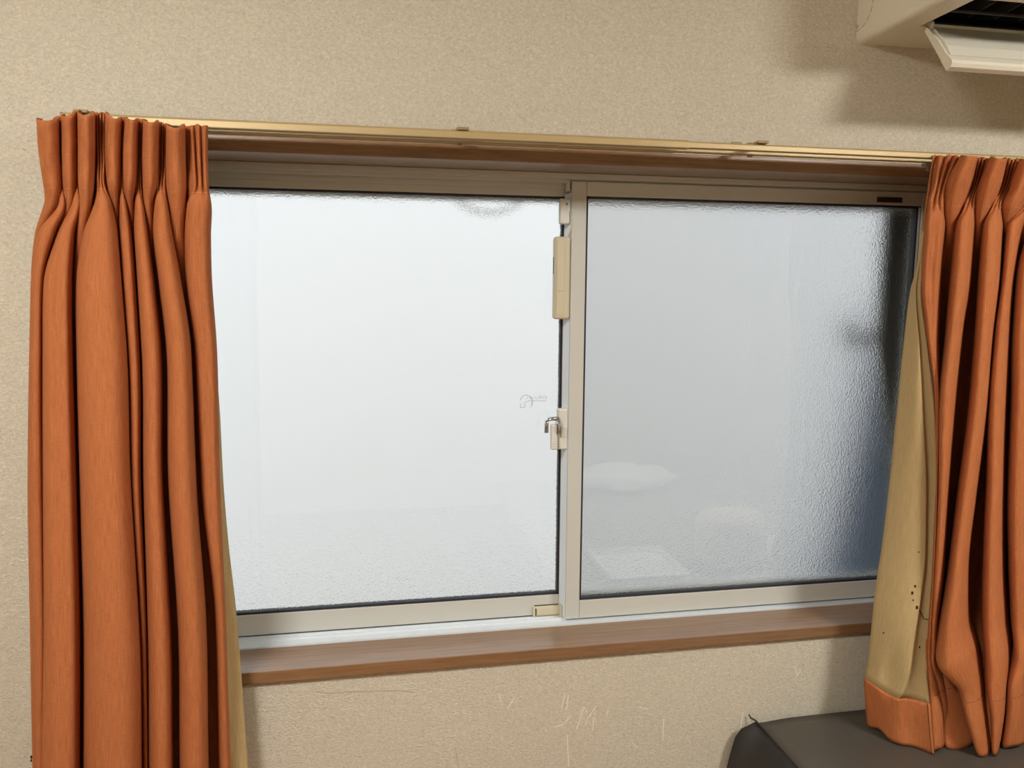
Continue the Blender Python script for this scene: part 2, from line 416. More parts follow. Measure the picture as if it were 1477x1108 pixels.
# cream sash stopper on the bottom rail of the left sash
so = WO+s_out.location
A = at(768, 874, y=YO); B = at(806, 887, y=YO)
st = MB(so); z0, z1 = B.z+.001, A.z-.001
st.box(A.x, B.x+.004, YO-.006, YO+.0005, z0, z1, 0.002).box(A.x+.008, B.x, YO-.009, YO-.005, z0+.004, z1-.003, 0.0012)
st.box(A.x+.0055, A.x+.0075, YO-.0066, YO-.0055, z0+.004, z1-.004, 0, mi=1)
st.box(A.x+.004, B.x, YO-.0005, YO+.0006, z1, z1+.0018, 0, mi=1).box(A.x+.004, B.x, YO-.0005, YO+.0006, z0-.0015, z0, 0, mi=1)
st.box(B.x-.002, B.x+.003, YO-.019, YO, z0-.008, z1+.005, 0.0015).box(B.x+.003, B.x+.0075, YO-.016, YO-.003, z0-.018, z1+.001, 0.0015)
st.build('sash_stopper', [M['cream'], M['gasket']], s_out)
# etched safety mark on the left pane
em = MB(so)
def etch(pts, w=0.0009):
    P = [at(a, b, y=YO+.0094) for a, b in pts]
    for p, q in zip(P, P[1:]):
        d = (q-p).normalized(); n = Vector((-d.z, 0, d.x))*w/2
        em.bm.faces.new([em.bm.verts.new(v-so) for v in (p+n, q+n, q-n, p-n)])
cx_, cy_ = 759, 579
etch([(cx_+8.6*math.cos(math.radians(a)), cy_+9*math.sin(math.radians(a))) for a in range(190, 395, 12)], .0012)
etch([(751, 582), (750.5, 588), (757, 587.5), (757.5, 583)]); etch([(755, 582.5), (760, 579.5), (765, 577.8), (788, 578.6)])
etch([(765, 588), (768, 584), (768, 579)])
for q in ([(759, 576), (762, 572)], [(764, 572), (765, 576)], [(766.5, 572), (768, 576)], [(769, 574.5), (771, 573)], [(773, 571.5), (772.5, 574.5), (775.5, 575.5)],
          [(777.5, 571.5), (777.5, 575.5)], [(777.5, 571.5), (781.5, 571.5), (781.3, 575.5)], [(777.5, 573.5), (781.3, 573.5)], [(784.3, 571.3), (784, 575.8)],
          [(786, 571.3), (788, 571.3), (788, 575.6), (786, 575.6)], [(786, 573.4), (788, 573.4)]):
    etch(q, .0007)
tag(em.build('etched_mark', M['etch'], s_out), label='small faint emblem and lettering etched on the left pane')
# insect screen outside the right half
sc = empty('insect_screen', Vector((0.43, 0.178, 0.916))-WO, win); SO = WO+sc.location
x0, x1, z0, z1 = 0.0, 0.868, 0.917, 1.84
MB(SO).box(x0, x0+.03, .172, .184, z0, z1).box(x1-.03, x1, .172, .184, z0, z1).box(x0+.03, x1-.03, .172, .184, z0, z0+.024).box(x0+.03, x1-.03, .172, .184, z1-.018, z1).build('screen_frame', M['alu'], sc)
MB(SO).box(x0+.028, x1-.028, .1778, .1782, z0+.02, z1-.016).build('mesh', M['screen'], sc)

# ================================================================== window alarm stuck to the meeting stile
al = tag(empty('window_alarm', (-0.017, YI+.01, 1.57)), 'cream battery window alarm stuck on the window\'s middle stile above the crescent lock', 'alarm')
AO = al.location.copy()
mb = MB(AO); mb.box(-.036, -.0022, YI-.006, YI+.018, 1.5705, 1.742, 0.006, 4); mb.build('body', M['cream'], al)
mb = MB(AO); mb.box(-.0315, -.015, YI-.0075, YI-.0055, 1.579, 1.628, 0.001).build('battery_cover', M['cream'], al)
mb = MB(AO); mb.box(-.0315, -.015, YI-.0075, YI-.0055, 1.6295, 1.735, 0.001).build('face_plate', M['cream'], al)
mb = MB(AO); mb.box(-.0368, -.0355, YI+.003, YI+.006, 1.665, 1.70).build('switch_slot', M['gasket'], al)
mb = MB(AO); mb.box(-.0245, -.0022, YI+.001, YI+.018, 1.768, 1.8205, 0.004, 3).build('sensor', M['white_plastic'], al)
mb = MB(AO); mb.box(-.0115, -.0095, YI+.0003, YI+.0013, 1.806, 1.811).build('slot', M['gasket'], al)
MB(AO).tube([(-.005, YI+.003, 1.795), (-.0015, YI-.001, 1.785), (-.0008, YI-.002, 1.768), (-.001, YI-.001, 1.757), (-.006, YI+.003, 1.741)], .0014, 6).build('cable', M['cream'], al)

# ================================================================== curtain rail
RZ0, RZ1 = 1.889, 1.9035
cr = tag(empty('curtain_rail', (0, -.08, RZ0)), 'double gold telescopic curtain rail running above the window', 'curtain rail')
CO = cr.location.copy()
xj = at(992, 210, y=-.1).x; xj2 = at(973, 218, y=-.06).x
xl = at(91, 163, y=-.1).x; XRR = 1.32
def rail(name, y, x0, x1, h, w, z0):
    c = h*0.28
    P = [(y-w/2, z0+.001), (y-w/2+.001, z0), (y-.003, z0), (y-.003, z0+.003), (y+.003, z0+.003), (y+.003, z0), (y+w/2-.001, z0), (y+w/2, z0+.001),
         (y+w/2, z0+h-c), (y+w/2-c, z0+h), (y-w/2+c, z0+h), (y-w/2, z0+h-c)]
    return MB(CO).prism(P, x0, x1).build(name, M['brass'], cr)
rail('front_rail', -.1, xl, xj, .0145, .018, RZ0); rail('front_inner_rail', -.1, xj, XRR, .012, .0145, RZ0+.001)
rail('back_rail', -.06, xl, xj2, .0195, .018, RZ0); rail('back_inner_rail', -.06, xj2, XRR, .018, .0145, RZ0+.001)
for px_, y0 in ((119, 163), (667, 190), (1097, 213)):
    x = at(px_, y0, y=-.1).x; w = .0105
    b = MB(CO)
    b.box(x-w, x+w, -.111, -.088, RZ1-.0005, RZ1+.0045, 0.0012).box(x-w*.5, x+w*.5, -.1, -.072, RZ1+.0002, RZ1+.0032, 0.0006).box(x-w*.5, x+w*.5, -.072, -.005, RZ0+.0192, RZ0+.0222, 0.0006).box(x-w*.5, x+w*.5, -.074, -.071, RZ1+.0002, RZ0+.0222)
    b.box(x-w, x+w, -.071, -.048, RZ0+.019, RZ0+.0225, 0.001).box(x-w, x+w, -.006, -.0002, 1.8972, 1.925, 0.001)
    b.box(x-.004, x+.004, -.064, -.056, RZ0-.003, RZ0+.0005, 0.0008)
    b.build('bracket', M['bracket'], cr)
for y in (-.1, -.06):
    MB(CO).box(xl-.002, xl+.001, y-.009, y+.009, RZ0, RZ1 if y < -.08 else RZ0+.0195, .0008).build('end_cap', M['bracket'], cr)
p = at(1339, 243, y=-.06)
MB(CO).box(p.x-.012, p.x+.02, -.068, -.053, RZ0-.006, RZ0-.0005, 0.0015).box(p.x-.006, p.x+.004, -.066, -.06, RZ0-.016, RZ0-.005, 0.002).box(p.x+.008, p.x+.018, -.066, -.06, RZ0-.016, RZ0-.005, 0.002).build('runner', M['runner'], cr)

# ================================================================== curtains
def cloth(keys, zrow_px, nrow, sub, zfun, jitter=0.0):
    """keys: list of (py, [units]) ; unit = (tube l, r, y, pleat l, r, y, zigzag)
    every key row makes the same number of control points; returns rows of points"""
    ctrl = []
    for py, yb, units in keys:
        pts = []
        for (tl, tr, ty, pl_, pr, pfy, zig) in units:
            w = tr-tl; by = min(ty, yb) if ty < yb else ty
            # tube / valley: five points
            om = ((0.24, .0), (0.0, .55), (0.5, 1.06), (1.0, .55), (0.76, .0)) if (ty < -.105 and zig > 0) else ((0.0, .25), (0.10, .75), (0.5, 1.0), (0.90, .75), (1.0, .25))
            for fx, k in om:
                pts.append((tl+w*fx, yb+(ty-yb)*k))
            # pleat / fold: seven points
            w = pr-pl_
            if zig > 0:
                for i, fx in enumerate((0.03, .19, .34, .5, .66, .81, .97)):
                    pts.append((pl_+w*fx, pfy+(zig if i % 2 == 0 else 0)))
            else:
                d = yb-pfy
                for fx, k in ((0.02, .30), (0.07, .70), (0.24, .94), (.5, 1.0+zig), (.76, .94), (.93, .70), (.98, .30)):
                    pts.append((pl_+w*fx, yb-d*k))
        row = [(at(px, py, y=y).x, y) for px, y in pts]
        ctrl.append(row)
    P = [k[0] for k in keys]
    rows = []
    nc = len(ctrl[0])
    for i in range(nrow+1):
        py = P[0]+(P[-1]-P[0])*i/nrow
        r = [(pchip(P, [c[j][0] for c in ctrl], py), pchip(P, [c[j][1] for c in ctrl], py)) for j in range(nc)]
        r = catmull(r, sub)
        z = zfun(py)
        rows.append([(x, y, z) for x, y in r])
    return rows

# ---------- left curtain (pixel columns measured row by row; tube l,r,y / pleat l,r,y,zigzag)
LK = [
 (172, -.113, [(53, 85, -0.149, 85, 90, -.114, .001), (89, 111, -0.144, 110, 114, -.114, .001), (113, 137, -0.162, 138, 153, -.118, .010), (153, 176, -0.152, 174, 180, -.115, .001),
              (181, 199, -0.154, 199, 206, -.115, .001), (207, 229, -0.156, 229, 240, -.117, .004), (240, 266, -0.149, 270, 300, -.122, .009)]),
 (225, -.09, [(57, 86, -.135, 85, 90, -.088, .008), (89, 111, -.13, 110, 114, -.092, .008), (113, 137, -.148, 139, 152, -.118, .010), (152, 174, -.14, 172, 178, -.105, .01),
              (177, 198, -.142, 197, 205, -.105, .01), (205, 228, -.142, 227, 240, -.105, .008), (239, 267, -.135, 274, 300, -.118, .013)]),
 (258, -.088, [(62, 88, -.128, 86, 92, -.10, .006), (90, 110, -.125, 109, 114, -.105, .006), (113, 136, -.146, 139, 151, -.128, .008), (154, 173, -.138, 171, 179, -.118, .007),
              (178, 196, -.14, 195, 204, -.115, .006), (206, 226, -.14, 224, 239, -.118, .006), (240, 268, -.132, 276, 301, -.126, .010)]),
 (285, -.08, [(64, 86, -.118, 84, 95, -.118, 0), (92, 108, -.115, 103, 118, -.12, 0), (114, 134, -.138, 135, 161, -.142, 0), (158, 172, -.12, 172, 182, -.125, 0),
              (181, 193, -.118, 194, 207, -.128, 0), (206, 222, -.125, 222, 242, -.135, 0), (241, 268, -.124, 268, 305, -.13, -.02)]),
 (330, -.065, [(50, 60, -.075, 54, 80, -.118, 0), (76, 86, -.09, 82, 108, -.125, 0), (108, 126, -.112, 118, 171, -.148, 0), (166, 173, -.095, 171, 190, -.122, 0),
              (188, 196, -.085, 193, 214, -.132, 0), (212, 222, -.10, 220, 249, -.138, 0), (243, 267, -.108, 265, 304, -.124, -.04)]),
 (400, -.052, [(44, 50, -.052, 46, 63, -.105, 0), (60, 66, -.055, 61, 105, -.128, -.09), (104, 112, -.08, 108, 178, -.152, 0), (175, 180, -.075, 175, 196, -.122, 0),
              (192, 202, -.052, 197, 223, -.134, 0), (219, 232, -.058, 228, 262, -.14, 0), (255, 272, -.075, 267, 306, -.118, -.05)]),
 (500, -.045, [(42, 48, -.045, 43, 61, -.098, 0), (58, 64, -.045, 60, 106, -.13, -.08), (103, 112, -.05, 108, 186, -.155, 0), (182, 188, -.055, 182, 202, -.12, 0),
              (199, 208, -.045, 203, 233, -.135, 0), (230, 243, -.045, 239, 276, -.142, 0), (270, 285, -.05, 279, 313, -.11, -.06)]),
 (700, -.042, [(40, 46, -.042, 41, 63, -.098, 0), (58, 64, -.042, 60, 112, -.132, -.07), (110, 116, -.045, 113, 192, -.158, 0), (188, 194, -.05, 188, 204, -.118, 0),
              (201, 211, -.042, 206, 236, -.136, 0), (232, 249, -.042, 242, 284, -.144, 0), (278, 297, -.042, 289, 318, -.106, -.06)]),
 (900, -.04, [(44, 50, -.042, 46, 66, -.10, 0), (60, 66, -.042, 60, 117, -.134, -.05), (116, 121, -.042, 118, 204, -.16, 0), (200, 206, -.042, 200, 212, -.11, 0),
              (207, 217, -.04, 212, 247, -.138, 0), (242, 264, -.04, 256, 298, -.146, 0), (292, 318, -.04, 311, 326, -.104, 0)]),
 (1108, -.04, [(48, 52, -.042, 49, 64, -.10, 0), (58, 62, -.042, 56, 117, -.136, 0), (117, 122, -.042, 118, 208, -.162, 0), (205, 211, -.042, 205, 215, -.108, 0),
              (210, 219, -.04, 214, 251, -.14, 0), (247, 268, -.04, 259, 302, -.148, 0), (298, 322, -.04, 316, 333, -.104, 0)]),
 (1200, -.04, [(50, 54, -.042, 51, 66, -.10, 0), (58, 62, -.042, 56, 118, -.136, 0), (118, 123, -.042, 119, 209, -.164, 0), (206, 212, -.042, 206, 216, -.108, 0),
              (211, 220, -.04, 215, 252, -.14, 0), (249, 270, -.04, 261, 304, -.148, 0), (300, 324, -.04, 318, 336, -.104, 0)]),
]
ZTOP_L = 1.8865
def zl(py): 
    z = at(180, py, y=-.11).z
    return ZTOP_L+(z-at(180, 172, y=-.11).z)
rows = cloth(LK, None, 150, 4, zl)
# the tops of the bowed tubes sag a little, as the heading does
lc = tag(empty('curtain', (-.82, -.11, 1.0)), 'orange pleated curtain drawn to the left of the window with its beige lining edge showing', 'curtain', 'orange curtains at the window')
def local(rows, o): return [[(x-o.x, y-o.y, z-o.z) for x, y, z in r] for r in rows]
for i, r in enumerate(rows):
    k = max(0, 1-i/16)**1.3
    nr = []
    for j, (x, y, z) in enumerate(r):
        v = Vector((x, y, z))-CAM; pxx = W/2+FPX*v.dot(_r)/v.dot(_f)
        up = pchip([52, 80, 100, 125, 150, 165, 190, 218, 253, 300], [.004, .005, .014, .017, .017, .012, .0105, .009, .002, .0045], pxx)
        sag = -up + 0.0012*math.sin(j*0.37)+.012*max(0, min(1.2, (-.126-y)/.03))
        nr.append((x, y, z-sag*k))
    rows[i] = nr
def thick(o, t, off=1.0, rim=True):
    m = o.modifiers.new('thickness', 'SOLIDIFY'); m.thickness = t; m.offset = off
    return o
pan = obj('panel', grid_mesh('left_panel', local(rows, lc.location)), M['orange'], lc); thick(pan, .0014, 0)
# stitch line across the heading
def stitch(rows, i, o, parent, mat, r=.0005, step=3):
    mb = MB(o)
    pts = [Vector(p) for p in rows[i]]
    k = 0
    while k+2 < len(pts):
        a, b = pts[k], pts[k+2]
        n = Vector((0, -.0011, 0)); mb.tube([a+n, b+n], r, 4); k += step
    tag(mb.build('stitching', mat, parent), kind='stuff')
i258 = min(range(len(rows)), key=lambda i: abs(rows[i][0][2]-(zl(266))))
stitch(rows, i258, lc.location, lc, M['thread'])
# beige lining behind, wider than the face cloth
LL = [(285, 60, 300, 300), (450, 50, 300, 306), (600, 46, 310, 317), (700, 43, 314, 322), (800, 41.5, 316, 330), (900, 43, 322, 341), (1000, 44, 326, 349), (1108, 47, 330, 357), (1200, 49, 334, 366)]
lr = []
for i in range(61):
    py = 285+(1200-285)*i/60
    xa = at(pchip([k[0] for k in LL], [k[1] for k in LL], py), py, y=-.036).x
    xm = at(pchip([k[0] for k in LL], [k[2] for k in LL], py), py, y=-.075).x
    xb = at(pchip([k[0] for k in LL], [k[3] for k in LL], py), py, y=-.055).x
    z = zl(py); row = []
    for j in range(40):
        t = j/39; x = xa+(xm-xa)*t; row.append((x, -.030-.003*math.sin(t*40) if t < .9 else -.030-.04*((t-.9)/.1)**2, z))
    wv = .004*math.sin(py*.02)
    for j in range(1, 9):
        t = j/8; row.append((xm+(xb-xm)*t, -.070+.016*t+wv*math.sin(t*3.1), z))
    lr.append(row)
lin = obj('lining', grid_mesh('left_lining', local(lr, lc.location)), M['lining'], lc); thick(lin, .0008, 0)
mb = MB(lc.location)
for a, b, s in ((48, 1060, .0022), (45.5, 1092, .0028), (45.2, 1097, .002)):
    p = at(a, b, y=-.038); mb.box(p.x-s*.5, p.x+s*.5, -.040, -.037, p.z-s, p.z+s, s*.3)
tag(mb.build('stain', M['stain'], lc), kind='stuff')

# ---------- right curtain
def U(*a): return a
RK = [
 (238, -.113, [(1345, 1348, -.114, 1349, 1386, -.122, .014), (1385, 1409, -.165, 1409, 1428, -.115, .010), (1428, 1452, -.165, 1453, 1470, -.115, .01), (1470, 1500, -.16, 1499, 1513, -.115, .01),
               (1513, 1540, -.16, 1540, 1552, -.115, .001), (1553, 1580, -.16, 1582, 1595, -.115, .001), (1595, 1620, -.15, 1622, 1640, -.115, .001)]),
 (280, -.088, [(1338, 1342, -.095, 1345, 1366, -.125, .010), (1364, 1400, -.150, 1401, 1412, -.112, .008), (1411, 1442, -.155, 1443, 1456, -.112, .008), (1456, 1488, -.15, 1486, 1502, -.11, .008),
               (1501, 1528, -.15, 1528, 1540, -.11, .008), (1540, 1568, -.15, 1570, 1583, -.11, .01), (1584, 1608, -.15, 1611, 1628, -.11, .01)]),
 (308, -.085, [(1334, 1337, -.10, 1338, 1361, -.13, .008), (1360, 1390, -.136, 1390, 1406, -.128, .006), (1405, 1431, -.14, 1430, 1444, -.128, .006), (1443, 1475, -.14, 1474, 1490, -.12, .006),
               (1488, 1516, -.14, 1516, 1530, -.12, .006), (1528, 1556, -.14, 1558, 1572, -.12, .008), (1572, 1598, -.14, 1600, 1618, -.12, .008)]),
 (340, -.072, [(1330, 1334, -.10, 1332, 1363, -.135, -.1), (1361, 1381, -.115, 1377, 1405, -.142, 0), (1403, 1420, -.115, 1416, 1446, -.145, 0), (1445, 1456, -.11, 1450, 1474, -.135, 0),
               (1470, 1490, -.11, 1484, 1512, -.14, 0), (1510, 1530, -.11, 1525, 1552, -.14, 0), (1550, 1570, -.11, 1565, 1610, -.14, 0)]),
 (420, -.055, [(1325, 1331, -.08, 1326, 1357, -.135, -.12), (1352, 1375, -.058, 1369, 1400, -.15, 0), (1396, 1415, -.06, 1409, 1442, -.155, 0), (1439, 1448, -.06, 1442, 1462, -.14, 0),
               (1460, 1468, -.06, 1463, 1500, -.15, 0), (1498, 1510, -.06, 1505, 1540, -.15, 0), (1538, 1550, -.06, 1545, 1605, -.14, 0)]),
 (500, -.05, [(1331, 1338, -.09, 1333, 1353, -.135, -.05), (1349, 1369, -.05, 1362, 1388, -.155, 0), (1383, 1411, -.05, 1404, 1433, -.16, 0), (1430, 1437, -.05, 1431, 1456, -.15, 0),
               (1453, 1463, -.05, 1457, 1496, -.155, 0), (1494, 1506, -.05, 1500, 1535, -.15, 0), (1533, 1545, -.05, 1540, 1600, -.14, 0)]),
 (600, -.05, [(1343, 1350, -.10, 1346, 1354, -.14, -.05), (1349, 1356, -.08, 1351, 1378, -.158, 0), (1373, 1402, -.05, 1396, 1425, -.168, 0), (1420, 1428, -.05, 1422, 1451, -.158, 0),
               (1449, 1460, -.05, 1455, 1492, -.16, 0), (1490, 1502, -.05, 1497, 1533, -.15, 0), (1530, 1542, -.05, 1537, 1598, -.14, 0)]),
 (750, -.05, [(1343, 1350, -.11, 1347, 1351, -.15, 0), (1346, 1353, -.09, 1349, 1366, -.165, 0), (1361, 1386, -.05, 1377, 1406, -.178, 0), (1401, 1425, -.05, 1418, 1446, -.168, 0),
               (1443, 1454, -.05, 1449, 1490, -.168, 0), (1488, 1500, -.05, 1495, 1530, -.155, 0), (1528, 1540, -.05, 1535, 1596, -.145, 0)]),
 (850, -.055, [(1339, 1345, -.12, 1342, 1348, -.155, 0), (1344, 1350, -.10, 1344, 1360, -.168, 0), (1355, 1370, -.055, 1364, 1395, -.194, 0), (1389, 1422, -.055, 1414, 1446, -.178, 0),
               (1443, 1456, -.055, 1450, 1490, -.175, 0), (1488, 1500, -.055, 1495, 1530, -.16, 0), (1528, 1540, -.055, 1535, 1596, -.15, 0)]),
 (920, -.065, [(1334, 1340, -.13, 1337, 1345, -.16, 0), (1340, 1346, -.11, 1341, 1352, -.17, 0), (1344, 1360, -.08, 1351, 1396, -.207, 0), (1390, 1421, -.065, 1413, 1450, -.188, 0),
               (1446, 1462, -.065, 1453, 1490, -.184, 0), (1488, 1500, -.065, 1495, 1530, -.17, 0), (1528, 1540, -.065, 1535, 1596, -.16, 0)]),
 (962, -.10, [(1332, 1338, -.15, 1335, 1344, -.165, 0), (1340, 1344, -.14, 1340, 1350, -.172, 0), (1340, 1352, -.13, 1346, 1409, -.219, 0), (1404, 1428, -.10, 1417, 1455, -.205, 0),
               (1450, 1466, -.09, 1458, 1492, -.20, 0), (1490, 1500, -.09, 1496, 1530, -.18, 0), (1528, 1540, -.09, 1535, 1596, -.17, 0)]),
 (1005, -.135, [(1336, 1341, -.16, 1338, 1352, -.176, 0), (1348, 1352, -.15, 1349, 1360, -.165, 0), (1352, 1382, -.155, 1379, 1416, -.21, 0), (1412, 1430, -.14, 1420, 1453, -.214, 0),
               (1442, 1456, -.15, 1450, 1478, -.212, 0), (1478, 1492, -.14, 1490, 1526, -.19, 0), (1526, 1538, -.12, 1534, 1596, -.18, 0)]),
 (1045, -.155, [(1338, 1343, -.17, 1340, 1358, -.186, 0), (1354, 1358, -.165, 1356, 1366, -.165, 0), (1360, 1392, -.165, 1391, 1422, -.218, 0), (1420, 1432, -.185, 1427, 1448, -.222, 0),
               (1440, 1452, -.18, 1448, 1478, -.214, 0), (1478, 1492, -.16, 1490, 1526, -.20, 0), (1526, 1538, -.14, 1534, 1596, -.19, 0)]),
 (1088, -.17, [(1341, 1346, -.18, 1343, 1360, -.194, 0), (1355, 1360, -.178, 1358, 1368, -.178, 0), (1362, 1406, -.19, 1405, 1430, -.222, 0), (1427, 1432, -.20, 1429, 1440, -.226, 0),
               (1437, 1446, -.195, 1442, 1478, -.212, 0), (1478, 1492, -.17, 1490, 1526, -.205, 0), (1526, 1538, -.16, 1534, 1596, -.195, 0)]),
]
ZT_R, ZB_R = 1.8905, 0.7025
_pyz = [k[0] for k in RK]
_zz = [at(1400, p, y=-.15).z for p in _pyz]
def zr(py):
    z = pchip(_pyz, _zz, py); t = (py-238)/(1088-238)
    return z+(ZT_R-_zz[0])*(1-t)+(ZB_R-_zz[-1])*t
rc = tag(empty('curtain', (.82, -.13, .7025)), 'orange pleated curtain at the right whose hem rests on the dark covered cabinet', 'curtain', 'orange curtains at the window')
rows = cloth(RK, None, 150, 4, zr)
nrow = len(rows)
for i, r in enumerate(rows):
    k = max(0, 1-i/10); kb = max(0, (i-(nrow-16))/15)
    rows[i] = [(x, y, z-(.0015*math.sin(j*.31)-.004+.010*max(0, (-.125-y)/.04))*k + kb*(.004+.004*math.sin(j*.23)+.06*max(0, y+.2)*.8)) for j, (x, y, z) in enumerate(r)]
pan = obj('panel', grid_mesh('right_panel', local(rows, rc.location)), M['orange'], rc); thick(pan, .0014, 0)
ii = min(range(nrow), key=lambda i: abs(rows[i][0][2]-zr(314)))
stitch(rows, ii, rc.location, rc, M['thread'])
ii = min(range(nrow), key=lambda i: abs(rows[i][0][2]-zr(1012)))
stitch(rows, ii, rc.location, rc, M['seam'], .0004, 3)
# lining turned out at the leading edge, and its orange hem
RL = [ # py, left px, y ; crease px, y ; right px, y
 (330, 1332, -.09, 1333, -.10, 1335, -.10), (370, 1326, -.088, 1328, -.10, 1331, -.104), (420, 1313, -.085, 1321, -.105, 1328, -.108), (500, 1303, -.08, 1326, -.115, 1337, -.112), (600, 1293, -.078, 1331, -.12, 1348, -.118),
 (700, 1283, -.076, 1336, -.125, 1351, -.122), (800, 1271, -.076, 1335, -.135, 1348, -.132), (860, 1262, -.078, 1328, -.142, 1344, -.138), (920, 1256, -.082, 1318, -.150, 1342, -.146),
 (960, 1252, -.082, 1312, -.158, 1338, -.156), (980, 1249, -.080, 1305, -.156, 1341, -.170), (1000, 1245, -.082, 1296, -.150, 1343, -.178), (1046, 1246, -.087, 1300, -.152, 1345, -.188), (1087, 1248, -.092, 1303, -.16, 1347, -.197)]
lp = [k[0] for k in RL]
def lrow(py, sink=0.0):
    v = [pchip(lp, [k[c] for k in RL], py) for c in range(1, 7)]
    a = at(v[0], py, y=v[1]); c = at(v[2], py, y=v[3]); b = at(v[4], py, y=v[5])
    out = []
    for j in range(33):
        t = j/32
        # left flank bulges, then a crease, then a shallow fold to the seam
        if t < .62:
            u = t/.62; x = a.x+(c.x-a.x)*u; y = a.y+(c.y-a.y)*(u**.8) - .012*math.sin(u*math.pi)*min(1, max(0, (py-380)/200))
            y += .020*math.exp(-((py-965)/38)**2)*math.exp(-((u-.55)/.28)**2)
        else:
            u = (t-.62)/.38; x = c.x+(b.x-c.x)*u; y = c.y+(b.y-c.y)*u + .010*math.sin(u*math.pi)
        out.append((x, y, 0))
    return out
def hemz(t):   # bottom edge of the hem: lifted at the free corner, dipping to the right
    return .7025+.004*(1-t)+.012*math.exp(-((t-.13)/.10)**2)
lr, hr = [], []
NL = 70
zs = [at(1300, p, y=-.13).z for p in lp]
ztop = at(1325, 330, y=-.1).z
for i in range(NL+1):
    py = 330+(994-330)*i/NL
    row = lrow(py); zc = at(1300, py, y=-.12).z
    lr.append([(x, y, zc+(.0) + (.010*(max(0, .35-j/32)/.35)**1.0 - .004*max(0, j/32-.35))*(1 if py > 940 else max(0, (py-860)/80))) for j, (x, y, _) in enumerate(row)])
base = lr[-1]
for i in range(15):
    t = i/14; py = 994+(1087-994)*t
    row = lrow(py)
    hr.append([(x, y, base[j][2]*(1-t)+hemz(j/32)*t) for j, (x, y, _) in enumerate(row)])
lin = obj('lining', grid_mesh('right_lining', local(lr, rc.location)), M['lining'], rc); thick(lin, .0008, 0)
hr = [[(x, y-.0012, z) for x, y, z in r] for r in hr]
hem = obj('hem', grid_mesh('right_hem', local(hr, rc.location)), M['orange'], rc); thick(hem, .0022, 0)
mb = MB(rc.location)
mb.tube([Vector(r[31])+Vector((0, -.0022, 0)) for r in hr], .0006, 5)
mb.build('hem_seam', M['seam'], rc)
mb = MB(rc.location)
def lin_at(px, py):
    best = None
    for r in lr:
        for p in r:
            v = Vector(p)-CAM; zc = v.dot(_f); u = W/2+FPX*v.dot(_r)/zc; w = H/2-FPX*v.dot(_u)/zc
            d = (u-px)**2+(w-py)**2
            if best is None or d < best[0]: best = (d, Vector(p))
    return best[1]+Vector((0, -.0012, 0))
for a, b, s in ((1320, 849, .0025), (1315, 860, .003), (1323, 873, .0035), (1275, 912, .0015), (1325, 933, .0018), (1317, 864, .0015), (1324, 795, .0013)):
    p = lin_at(a, b); mb.box(p.x-s*.5, p.x+s*.6, p.y-.001, p.y+.002, p.z-s, p.z+s, s*.3)
mb.tube([lin_at(1322, 875), lin_at(1327, 883), lin_at(1333, 888), lin_at(1340, 892)], .0009, 5)
tag(mb.build('stain', M['stain'], rc), kind='stuff')

# ================================================================== air conditioner
ZB = 2.127; AX0, AX1 = .556, 1.345
ac = tag(empty('air_conditioner', (.95, 0, ZB)), 'white wall-mounted air conditioner with its louvre open, high on the wall to the right', 'air conditioner')
AO = ac.location.copy()
r_ = .014
prof_full = [(0, ZB+.004), (-.004, ZB), (-.244, ZB), (-.258, ZB+.004), (-.27, ZB+.016), (-.275, ZB+.04), (-.272, ZB+.285), (-.262, ZB+.298), (0, ZB+.298)]
def endcap(x0, x1, edge):
    b = MB(AO); b.prism([(0, ZB), (-.256, ZB), (-.275, ZB+.035), (-.272, ZB+.27), (-.25, ZB+.298), (0, ZB+.298)], x0, x1)
    bmesh.ops.recalc_face_normals(b.bm, faces=b.bm.faces[:])
    es = [e for e in b.bm.edges if all(abs(v.co.x+AO.x-edge) < 1e-5 for v in e.verts) and not all(abs(v.co.y) < 1e-5 for v in e.verts)]
    bmesh.ops.bevel(b.bm, geom=es, offset=.015, segments=6, affect='EDGES', profile=.5, clamp_overlap=True)
    o = b.build('end_panel', M['ac'], ac, True); o.data.set_sharp_from_angle(angle=math.radians(35)); return o
endcap(AX0, .609, AX0); endcap(1.292, AX1, AX1)
b = MB(AO)
b.prism([(0, ZB+.004), (-.004, ZB), (-.116, ZB), (-.116, ZB+.006), (-.02, ZB+.05), (-.02, ZB+.298), (0, ZB+.298)], .609, 1.292)
b.build('back_casing', M['ac'], ac)
b = MB(AO); b.prism([(-.248, ZB+.0015), (-.258, ZB+.004), (-.27, ZB+.016), (-.275, ZB+.04), (-.272, ZB+.285), (-.262, ZB+.298), (-.02, ZB+.298), (-.02, ZB+.285), (-.25, ZB+.285), (-.25, ZB+.03)], .609, 1.292)
b.build('front_panel', M['ac'], ac)
b = MB(AO)  # dark air duct behind the louvre
b.prism([(-.114, ZB+.004), (-.022, ZB+.052), (-.022, ZB+.2), (-.026, ZB+.2), (-.026, ZB+.056), (-.114, ZB+.010)], .609, 1.292)
b.prism([(-.249, ZB+.006), (-.249, ZB+.05), (-.12, ZB+.15), (-.03, ZB+.2), (-.03, ZB+.194), (-.12, ZB+.14), (-.244, ZB+.045), (-.244, ZB+.006)], .609, 1.292)
b.box(.6092, .6115, -.244, -.03, ZB+.01, ZB+.19).box(1.2895, 1.2918, -.244, -.03, ZB+.01, ZB+.19)
b.build('air_duct', M['ac_dark'], ac)
for k in range(12):
    x = .655+k*.055
    MB(AO).prism([(-.20, ZB+.03), (-.12, ZB+.022), (-.06, ZB+.07), (-.09, ZB+.125), (-.19, ZB+.07)], x, x+.0018).build('vane', M['ac_fin'], ac)
